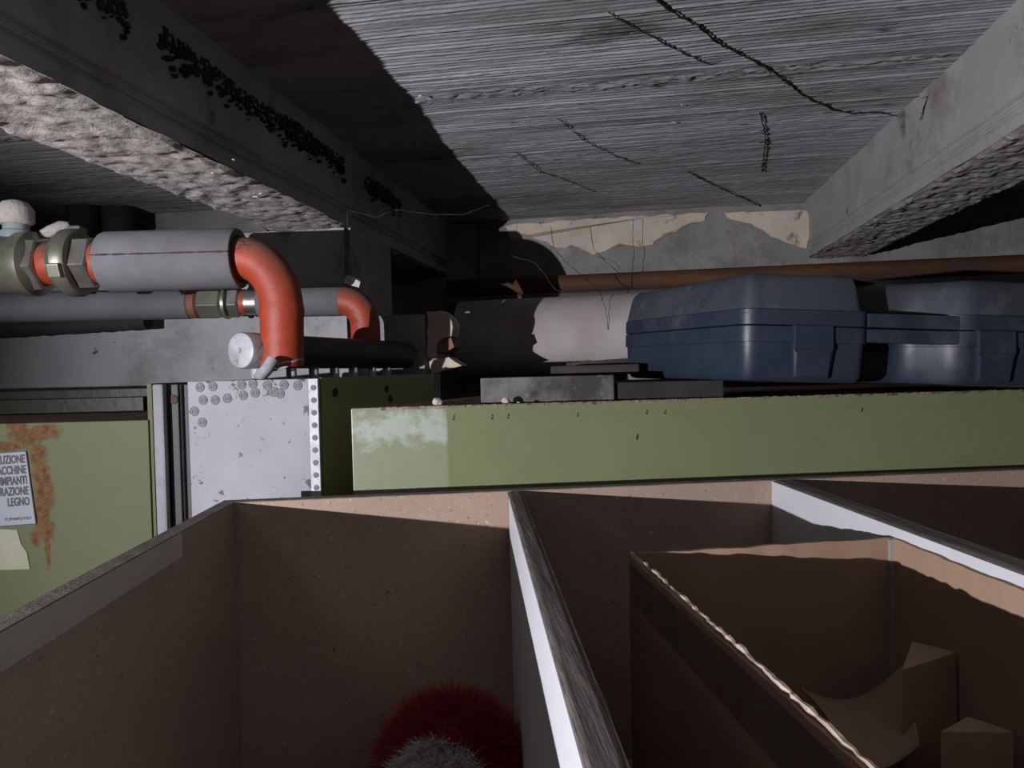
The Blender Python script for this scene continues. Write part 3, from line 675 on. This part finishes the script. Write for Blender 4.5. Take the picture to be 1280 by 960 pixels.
# ================================================================ BLUE CASE
k0 = at(931, 477, .93)
case = thing('tool_case', 'dusty dark blue plastic tool case with latches and front grip', 'case', (k0.x, k0.y, k0.z), (0, R(2.6), R(5)))
def rounded(pts, radii, seg=6):
    out = []; n = len(pts)
    for i in range(n):
        p = Vector(pts[i]); a_ = (Vector(pts[i-1]) - p).normalized(); b_ = (Vector(pts[(i+1) % n]) - p).normalized(); r = radii[i]
        for k in range(seg + 1):
            t = k / seg; q = (p + a_ * r) * (1-t)**2 + p * 2*t*(1-t) + (p + b_ * r) * t*t
            out.append((q.x, q.y))
    return out
def offset(pts, d):                          # inset by d (outline anticlockwise)
    n = len(pts); out = []
    for i in range(n):
        a_, p, b_ = Vector(pts[i-1]), Vector(pts[i]), Vector(pts[(i+1) % n])
        t1 = (p - a_).normalized() if (p - a_).length > 1e-7 else (b_ - p).normalized(); t2 = (b_ - p).normalized() if (b_ - p).length > 1e-7 else t1
        nn = Vector((-(t1.y + t2.y), t1.x + t2.x)); nn = nn.normalized() if nn.length > 1e-6 else Vector((-t1.y, t1.x))
        out.append((p.x + nn.x * d, p.y + nn.y * d))
    return out
def plan(rec, x1=.163, x2=.262, bev=.03):
    pts = [(0, 0), (x1, 0), (x1 + .006, rec), (x2 - .01, rec), (x2 + bev, 0), (.43, 0), (.47, .31), (-.088, .31)]
    rad = [.018, .012, .012, .02, .02, .02, .03, .03]
    return rounded(pts, rad)
def loft(bm, levels):                        # [(outline, z)] equal counts
    rings = [[bm.verts.new((x, y, z)) for x, y in o_] for o_, z in levels]
    n = len(rings[0])
    for i in range(len(rings) - 1):
        for k in range(n): bm.faces.new((rings[i][k], rings[i][(k+1) % n], rings[i+1][(k+1) % n], rings[i+1][k]))
    f1 = bm.faces.new(rings[0][::-1]); f2 = bm.faces.new(rings[-1]); bmesh.ops.triangulate(bm, faces=[f1, f2])
A_ = plan(.060)
bm = bmesh.new(); loft(bm, [(offset(A_, .016), 0), (offset(A_, .008), .002), (offset(A_, .003), .009), (offset(A_, 0), .052), (offset(A_, -.003), .0525), (offset(A_, -.003), .0725), (offset(A_, -.001), .0732)])
obj('base_shell', bm, M['blue'], case, smooth=True)
bm = bmesh.new(); loft(bm, [(offset(A_, -.0008), .0742), (offset(A_, -.003), .0748), (offset(A_, -.003), .0942), (offset(A_, 0), .0950)])
lid = obj('lid_shell', bm, M['blue'], case, smooth=True)
B_ = plan(.060, .158, .268, .035)
bm = bmesh.new(); loft(bm, [(offset(B_, -.001), .0952), (offset(B_, .006), .128), (offset(B_, .010), .137), (offset(B_, .018), .1425), (offset(B_, .03), .1435)])
o = obj('lid_top', bm, M['bluedust'], lid, smooth=True); o['label'] = 'dust-greyed upper lid'
for x0 in (.062, .315):
    bm = bmesh.new()
    prof = [(-.003, .076), (-.0075, .073), (-.0085, .046), (-.0065, .042), (-.0075, .038), (-.0045, .008), (-.001, .006), (.004, .006), (.004, .076)]
    for sx_ in (0,): pass
    L_ = [bm.verts.new((x0 + (.004 if z < .04 else 0), y, z)) for y, z in prof]; Rr = [bm.verts.new((x0 + (.048 if z < .04 else .052), y, z)) for y, z in prof]
    bm.faces.new(L_); bm.faces.new(Rr[::-1])
    for i in range(len(prof)): bm.faces.new((L_[i], Rr[i], Rr[(i+1) % len(prof)], L_[(i+1) % len(prof)]))
    la = obj('latch', bm, M['blue'], case, bevel=.0008)
    bm = bmesh.new(); add_box(bm, (x0 + .001, -.0085, .0425), (x0 + .051, -.007, .0435)); obj('latch_hinge_line', bm, M['black'], la)
bm = bmesh.new()
hp = [(.150, .006), (.17, .002), (.21, .0), (.25, .001), (.29, .001), (.335, .004)]
for (zlo, zhi) in ((.0545, .0725), (.0745, .0930)):
    f_ = [(x, y) for x, y in hp] + [(x, y + .018) for x, y in hp[::-1]]
    add_prism(bm, f_, zlo, zhi)
obj('handle', bm, M['blue'], case, bevel=.002)

# ================================================================ STORAGE BIN
ZR = -.146
def Q(px, py, z=ZR): 
    q = atz(px, py, z); return q.dot(XU), q.dot(XV)
uL = -.268; vB = .853                        # left panel outer edge and back panel front face
q = atz(290, 629, ZR); uL = q.dot(XU); vB = q.dot(XV)
u2a, _ = Q(634.5, 615); u2b, _ = Q(653, 615)
u3a, _ = Q(970, 602); u3b, _ = Q(997, 600)
u3a, u3b = .3660, .3965
vF = .02; uR = .78; BASE = -.47
binT = thing('storage_bin', 'open particle-board bin divided into compartments in the foreground', 'bin', P(0, .4, FLOOR, (XU, XV)), (0, 0, R(3.0)))
bi = binT.matrix_basis.inverted()
def bpart(name, lo, hi, mat, parent=binT, bev=.0008):
    bm = fbox(lo, hi, (XU, XV)); bm.transform(bi); return obj(name, bm, mat, parent, bevel=bev)
TH = .016
def vBk(u): return .845 + (u + .28) * .047          # the back board stands slightly askew
bo = [(uL - TH, vBk(uL - TH)), (uR + TH, vBk(uR + TH)), (uR + TH, vBk(uR + TH) + TH), (uL - TH, vBk(uL - TH) + TH)]
bm = bmesh.new(); add_prism(bm, bo, FLOOR, ZR - .001, FM((XU, XV))); bm.transform(bi); bk = obj('back_panel', bm, M['mdf'], binT)
bm = bmesh.new(); add_prism(bm, bo, ZR - .0009, ZR, FM((XU, XV))); bm.transform(bi); obj('panel_edge', bm, M['greytop'], bk)
vB = vBk(uL) - .001
lp_ = bpart('side_panel', (uL - TH, vF, FLOOR), (uL, vB - .0005, ZR - .001), M['mdf']); bpart('panel_edge', (uL - TH, vF, ZR - .0009), (uL, vB, ZR + .0), M['greytop'], lp_, 0)
vt = Q(227, 664, ZR)[1]
o = bpart('pale_strip', (uL, vF + .05, ZR - .024), (uL + .0006, vt, ZR - .001), M['tape'], lp_, 0)  # thin pale band on the inner face, just below the rim
rp_ = bpart('side_panel', (uR, vF, FLOOR), (uR + TH, vBk(uR) - .001, ZR), M['mdf'])
bpart('front_panel', (uL - TH, vF - TH, FLOOR), (uR + TH, vF, ZR - .03), M['mdf'])
bpart('base_board', (uL, vF, BASE - .012), (uR, vB, BASE), M['mdf'])
def divider(a_, b_, n, raw):
    vB = vBk(a_) - .0008
    dv = bpart('divider', (a_ + .001, vF, BASE), (b_ - .001, vB, ZR - .002), M['mdf'])
    bpart('white_face', (a_, vF, BASE), (a_ + .0012, vB - raw, ZR - .0015), M['white'], dv, 0)
    bpart('white_face', (b_ - .0012, vF, BASE), (b_, vB, ZR - .0015), M['mdf'], dv, 0).name = 'brown_face'
    us_ = np.linspace(a_, b_, 9); vs_ = np.arange(vF, vB, .004)
    U2, V2 = np.meshgrid(us_, vs_, indexing='ij')
    H2 = ZR + .0004 * fbm(U2 * 420, V2 * 8, 200 + n, 3) + np.where((U2 <= a_ + 1e-6) | (U2 >= b_ - 1e-6), -.0025, 0)
    jag = np.where(U2 >= b_ - 1e-6, .0022 * fbm(V2 * 40, U2 * 0, 210 + n, 4), 0)
    q_ = np.stack([XU.x*(U2+jag) + XV.x*V2, XU.y*(U2+jag) + XV.y*V2, H2], -1).reshape(-1, 3)
    mI = np.array(bi.to_3x3()); tI = np.array(bi.translation); q_ = (q_ @ mI.T + tI).reshape(U2.shape + (3,))
    gridmesh('weathered_edge', q_[..., 0], q_[..., 1], q_[..., 2], M['grain'], dv)
divider(u2a, u2b, 0, .035)
divider(u3a, u3b, 1, .0)

# cardboard carton in the middle compartment
ZC = -.156
K = [atz(790, 693, ZC), atz(1115, 672.5, ZC)]
dL = (atz(1089, 960, ZC) - K[0]).normalized(); dR = (atz(1279, 725, ZC) - K[1]).normalized()
K += [K[1] + dR * .50, K[0] + dL * .50]      # back-left, back-right, front-right, front-left
lim = u3a - .004
for i in (1, 2):
    q = K[i]; uu0 = q.dot(XU)
    if uu0 > lim: K[i] = q - XU * (uu0 - lim)
CB = BASE + .001
car = thing('cardboard_carton', 'open brown cardboard carton standing in the middle compartment', 'carton', ((K[0] + K[2]) / 2).xy.to_3d() + Vector((0, 0, CB)))
ci = car.matrix_basis.inverted()
def cwall(a_, b_, name, n, ins, sgn=1):
    """corrugated wall: slightly wavy, ragged top edge; thickness 4 mm"""
    L_ = (b_ - a_).length; d_ = (b_ - a_).normalized(); nrm = Vector((-d_.y, d_.x, 0)) * sgn
    nu, nz = max(10, int(L_ / .005)), 10
    bm = bmesh.new(); V0, V1 = [], []
    for i in range(nu + 1):
        s = i / nu; ct, cb_ = [], []
        wave = .0005 * math.sin(s * L_ * 28 + n) + .0010 * float(vnoise(np.array([s * L_ * 60]), np.array([n * 7.]), 33)[0])
        topz = ZC + .0012 * float(fbm(np.array([s * L_ * 70]), np.array([n * 3.]), 44, 4)[0])
        for j in range(nz + 1):
            z = CB + (topz - CB) * j / nz; fl = wave * (j / nz)
            q = a_ + d_ * (L_ * s); q = Vector((q.x, q.y, z)) + nrm * fl
            ct.append(bm.verts.new(q)); cb_.append(bm.verts.new(q + nrm * .0038))
        V0.append(ct); V1.append(cb_)
    for i in range(nu):
        for j in range(nz):
            bm.faces.new((V0[i][j], V0[i+1][j], V0[i+1][j+1], V0[i][j+1])); bm.faces.new((V1[i][j], V1[i][j+1], V1[i+1][j+1], V1[i+1][j]))
        bm.faces.new((V0[i][nz], V0[i+1][nz], V1[i+1][nz], V1[i][nz])); bm.faces.new((V0[i][0], V1[i][0], V1[i+1][0], V0[i+1][0]))
    for e in (0, nu):
        for j in range(nz): bm.faces.new((V0[e][j], V0[e][j+1], V1[e][j+1], V1[e][j]))
    bm.transform(ci); return obj(name, bm, M['cardboard'], car, smooth=True)
cwall(K[0], K[1], 'carton_wall', 1, 0); cwall(K[1], K[2], 'carton_wall', 2, 0); cwall(K[2], K[3], 'carton_wall', 3, 0); cl = cwall(K[3], K[0], 'carton_wall', 4, 0)
bm = bmesh.new(); f = [bm.verts.new((q.x, q.y, CB)) for q in K]; g = [bm.verts.new((q.x, q.y, CB + .003)) for q in K]; bm.faces.new(f[::-1]); bm.faces.new(g)
for i in range(4): bm.faces.new((f[i], f[(i+1) % 4], g[(i+1) % 4], g[i]))
bm.transform(ci); obj('carton_bottom', bm, M['cardboard'], car)
# pale glued corner seam, dark printed band outside the left wall
c1 = K[1] - (K[1] - K[0]).normalized() * .001 - Vector((0, .0012, 0))
bm = bmesh.new(); add_box(bm, (-.0026, -.0014, CB), (.0026, .0014, ZC - .001), Matrix.Translation((c1.x, c1.y, 0))); bm.transform(ci); obj('glued_seam', bm, M['cardtape'], car)
bm = bmesh.new(); tp = []
for i in range(110):
    q = K[0].lerp(K[3], i / 109); tp.append(Vector((q.x, q.y, ZC + .001 + .0016 * float(fbm(np.array([i * .9]), np.array([1.]), 55, 3)[0]))) + Vector((random.uniform(-1, 1), 0, 0)) * .0006)
add_tube(bm, tp, [.0017 * random.uniform(.6, 1.3) for _ in tp], 6); bm.transform(ci); obj('torn_rim', bm, pbr('torn_card', (.62, .48, .37), (.40, .29, .21), 60, .95, bs=200, bd=.0005), car)
dl = (K[3] - K[0]).normalized(); nl = Vector((dl.y, -dl.x, 0))
if nl.x > 0: nl = -nl
bm = bmesh.new(); s0 = .012
vs = []
for i in range(50):
    s = s0 + i * (.47 - s0) / 49; q = K[0] + dl * s + nl * .0055
    vs.append([bm.verts.new((q.x, q.y, z)) for z in (ZC - .034, ZC - .004)])
for i in range(49): bm.faces.new((vs[i][0], vs[i+1][0], vs[i+1][1], vs[i][1]))
bm.transform(ci); obj('brown_tape', bm, M['print'], car)
# curved loose sheet and offcut blocks inside
n = 18; us_ = np.linspace(0, 1, n); U3, V3 = np.meshgrid(us_, us_, indexing='ij')
s0_, s1_, s2_, s3_ = atz(1000, 858, -.262), atz(1128, 846, -.262), atz(1150, 955, -.285), atz(1075, 975, -.285)
def bil(i): return (np.array(s0_)[i]*(1-U3) + np.array(s1_)[i]*U3)*(1-V3) + (np.array(s3_)[i]*(1-U3) + np.array(s2_)[i]*U3)*V3
zz_ = bil(2) - .016 * np.sin(U3 * math.pi) * (1 - V3) + .012 * U3**2 + .01 * np.sin(V3 * 3)
o = gridmesh('cardboard_sheet', bil(0), bil(1), zz_, M['cardboard'])
sm = o.modifiers.new('s', 'SOLIDIFY'); sm.thickness = .002
tag(recentre(o), 'curled loose cardboard sheet inside the carton, behind the wooden blocks', 'cardboard')
for pts, z, lab in ((((1127, 837), (1140, 801), (1196, 815)), -.222, 'taller triangular wooden block in the far corner of the carton'),
                    (((1175, 914), (1210, 895), (1267, 914)), -.247, 'lower triangular wooden block near the right wall of the carton')):
    tri = [atz(*p, z) for p in pts]
    c = sum(tri, Vector()) / 3; mv = 0
    bm = bmesh.new(); add_prism(bm, [(q.x, q.y) for q in tri], CB + .003, z)
    tag(recentre(obj('wooden_block', bm, M['wood'], None, bevel=.001)), lab, 'block')

# fluffy pompom in the left compartment
pc = P(0, 0, 0); pc = atz(562, 962, BASE + .085)
pc = Vector((pc.x, pc.y, BASE + .085))
pom = thing('fluffy_pompom', 'fluffy red and white pompom at the bottom of the left compartment', 'toy', (pc.x, pc.y, BASE))
pc_l = Vector((0, 0, .085))
bm = bmesh.new(); bmesh.ops.create_icosphere(bm, subdivisions=3, radius=.056); bm.transform(Matrix.Translation(pc_l)); obj('core', bm, M['red'], pom, smooth=True)
for nm, cnt, test, mt_ in (('red_fur', 12000, False, M['red']), ('white_fur', 8000, True, M['whitefur'])):
    vs, fs = [], []
    k = 0
    while k < cnt:
        d_ = Vector((random.gauss(0, 1), random.gauss(0, 1), random.gauss(0, 1))).normalized()
        isw = (d_ - Vector((-.15, -.92, .12)).normalized()).length < .66 + .1 * random.random()
        if isw != test or d_.z < -.75: 
            continue
        k += 1
        p_ = pc_l + d_ * .054; side_ = d_.cross(Vector((random.gauss(0,1), random.gauss(0,1), random.gauss(0,1)))).normalized() * .0003
        l_ = random.uniform(.018, .034); m1 = p_ + d_ * l_ * .55 + Vector((random.gauss(0, .0025), random.gauss(0, .0025), random.gauss(0, .0025)))
        tip = p_ + d_ * l_ + Vector((random.gauss(0, .005), random.gauss(0, .005), random.gauss(0, .004) - .002))
        if tip.z < .001: tip.z = .001
        i = len(vs); vs += [p_ - side_, p_ + side_, m1 + side_ * .8, m1 - side_ * .8, tip]; fs += [(i, i+1, i+2, i+3), (i+3, i+2, i+4)]
    me = bpy.data.meshes.new(nm); me.from_pydata([tuple(v) for v in vs], [], fs); me.update()
    o = link(nm, me, mt_, pom); o['kind'] = 'stuff'; o['label'] = nm.replace('_', ' ')

# ================================================================ COBWEBS AND FLAKES
def onslab(px, py, dz=.004): return atz(px, py, SLAB - dz)
def web(pts, r, mat, label, group=None, fn=None, jit=.0016, side=0):
    fn = fn or onslab; q = [fn(*p) for p in pts]; path = []
    for i in range(len(q) - 1):
        k = max(3, int((q[i+1] - q[i]).length / .009))
        for j in range(k): path.append(q[i].lerp(q[i+1], j / k) + Vector((random.uniform(-1, 1), random.uniform(-1, 1), random.uniform(-.5, .5))) * jit)
    path.append(q[-1]); bm = bmesh.new()
    add_tube(bm, path, [r * random.uniform(.5, 1.5) for _ in path], 5)
    for k in range(side):
        c = random.choice(path); e = c + Vector((random.uniform(-1, 1), random.uniform(-1, 1), random.uniform(-.1, .1))).normalized() * random.uniform(.004, .016)
        add_tube(bm, [c, c.lerp(e, .5) + Vector((random.uniform(-1, 1), random.uniform(-1, 1), 0)) * .003, e], [r * .6, r * .4, r * .2], 4)
    o = recentre(obj('cobweb', bm, mat, None))
    return tag(o, label, 'cobweb', group)
web([(812, -8), (840, 14), (872, 32), (905, 58), (950, 80), (968, 90), (1005, 120), (1045, 138), (1066, 142)], .0015, M['web'], 'long thick black cobweb strand crossing the ceiling at upper centre', side=14)
web([(760, 15), (800, 38), (840, 60), (886, 80)], .0009, M['web'], 'thin black cobweb strand left of the thick strand', side=6)
web([(1066, 142), (1100, 140), (1140, 150)], .0011, M['web'], 'black cobweb tail from the thick strand towards the right joist', side=8)
web([(700, 150), (730, 175), (770, 195), (800, 205)], .0008, M['web'], 'faint black cobweb in the middle of the lit ceiling', side=10)
web([(860, 215), (900, 235), (935, 250), (960, 262)], .0013, M['web'], 'dark cobweb near the ceiling corner above the cream plaster', side=12)
web([(950, 140), (957, 170), (953, 215)], .0012, M['web'], 'vertical smudgy cobweb on the lit ceiling between the joists', side=12)
web([(645, 190), (675, 215), (700, 222), (745, 240)], .0008, M['web'], 'faint cobweb just right of the ceiling shadow edge', side=10)
web([(1180, 40), (1172, 90), (1160, 120), (1150, 150)], .0010, M['web'], 'thin dark cobweb on the side of the right joist', fn=lambda a, b_: (lambda d_: d_ * ((1.72 * BEAM - .004) / d_.dot(BU)))(ray(a, b_)), side=8)
W2 = lambda a, b_: wallpt(a, b_, WD - .09)
web([(688, 283), (692, 310), (705, 325), (735, 350), (748, 362), (757, 385), (760, 412)], .0007, M['web'], 'dark stringy cobweb hanging over plaster and duct left of the case', fn=lambda a, b_: wallpt(a, b_, WD - .275), side=6)
web([(791, 275), (792, 320), (788, 370)], .0007, M['web'], 'straight dark cobweb thread hanging above the case', fn=W2, side=2)
AIR = lambda Y: (lambda a, b_: at(a, b_, Y))
web([(434, 255), (434, 290), (436, 320), (434, 352)], .00022, M['paleweb'], 'pale cobweb thread holding the white scrap', fn=AIR(1.29), jit=.0008, side=3)
web([(434, 262), (470, 272), (495, 262), (540, 268), (580, 268), (612, 256)], .00022, M['paleweb'], 'pale sagging cobweb thread under the left joist shadow', fn=AIR(1.29), jit=.0008, side=4)
web([(432, 205), (458, 190), (478, 160), (495, 135)], .00022, M['paleweb'], 'pale branching cobweb on the shaded ceiling', jit=.0015, side=14)
web([(640, 320), (668, 328), (682, 345), (694, 362), (706, 366)], .0004, M['paleweb'], 'pale cobweb thread across the dark elbow shadow', fn=AIR(1.55), jit=.001, side=4)
def flake(px, py, s, parent, z):
    c = atz(px, py, z); bm = bmesh.new(); k = 7
    pts = [(math.cos(2*math.pi*i/k) * s * random.uniform(.4, 1.2), math.sin(2*math.pi*i/k) * s * random.uniform(.4, 1.2)) for i in range(k)]
    add_prism(bm, pts, c.z - .0012, c.z, Matrix.Translation((c.x, c.y, 0)))
    return obj('paint_flake', bm, M['flake'], parent, world=True)
for px, py, s in ((841, 153, .0035), (852, 131, .002), (525, 120, .0035), (760, 259, .002)): flake(px, py, s, slab, SLAB - .006)
for px, py, s in ((320, 246, .006), (326, 242, .005), (266, 216, .003), (292, 199, .002)): flake(px, py, s, J1, BEAM - .006)
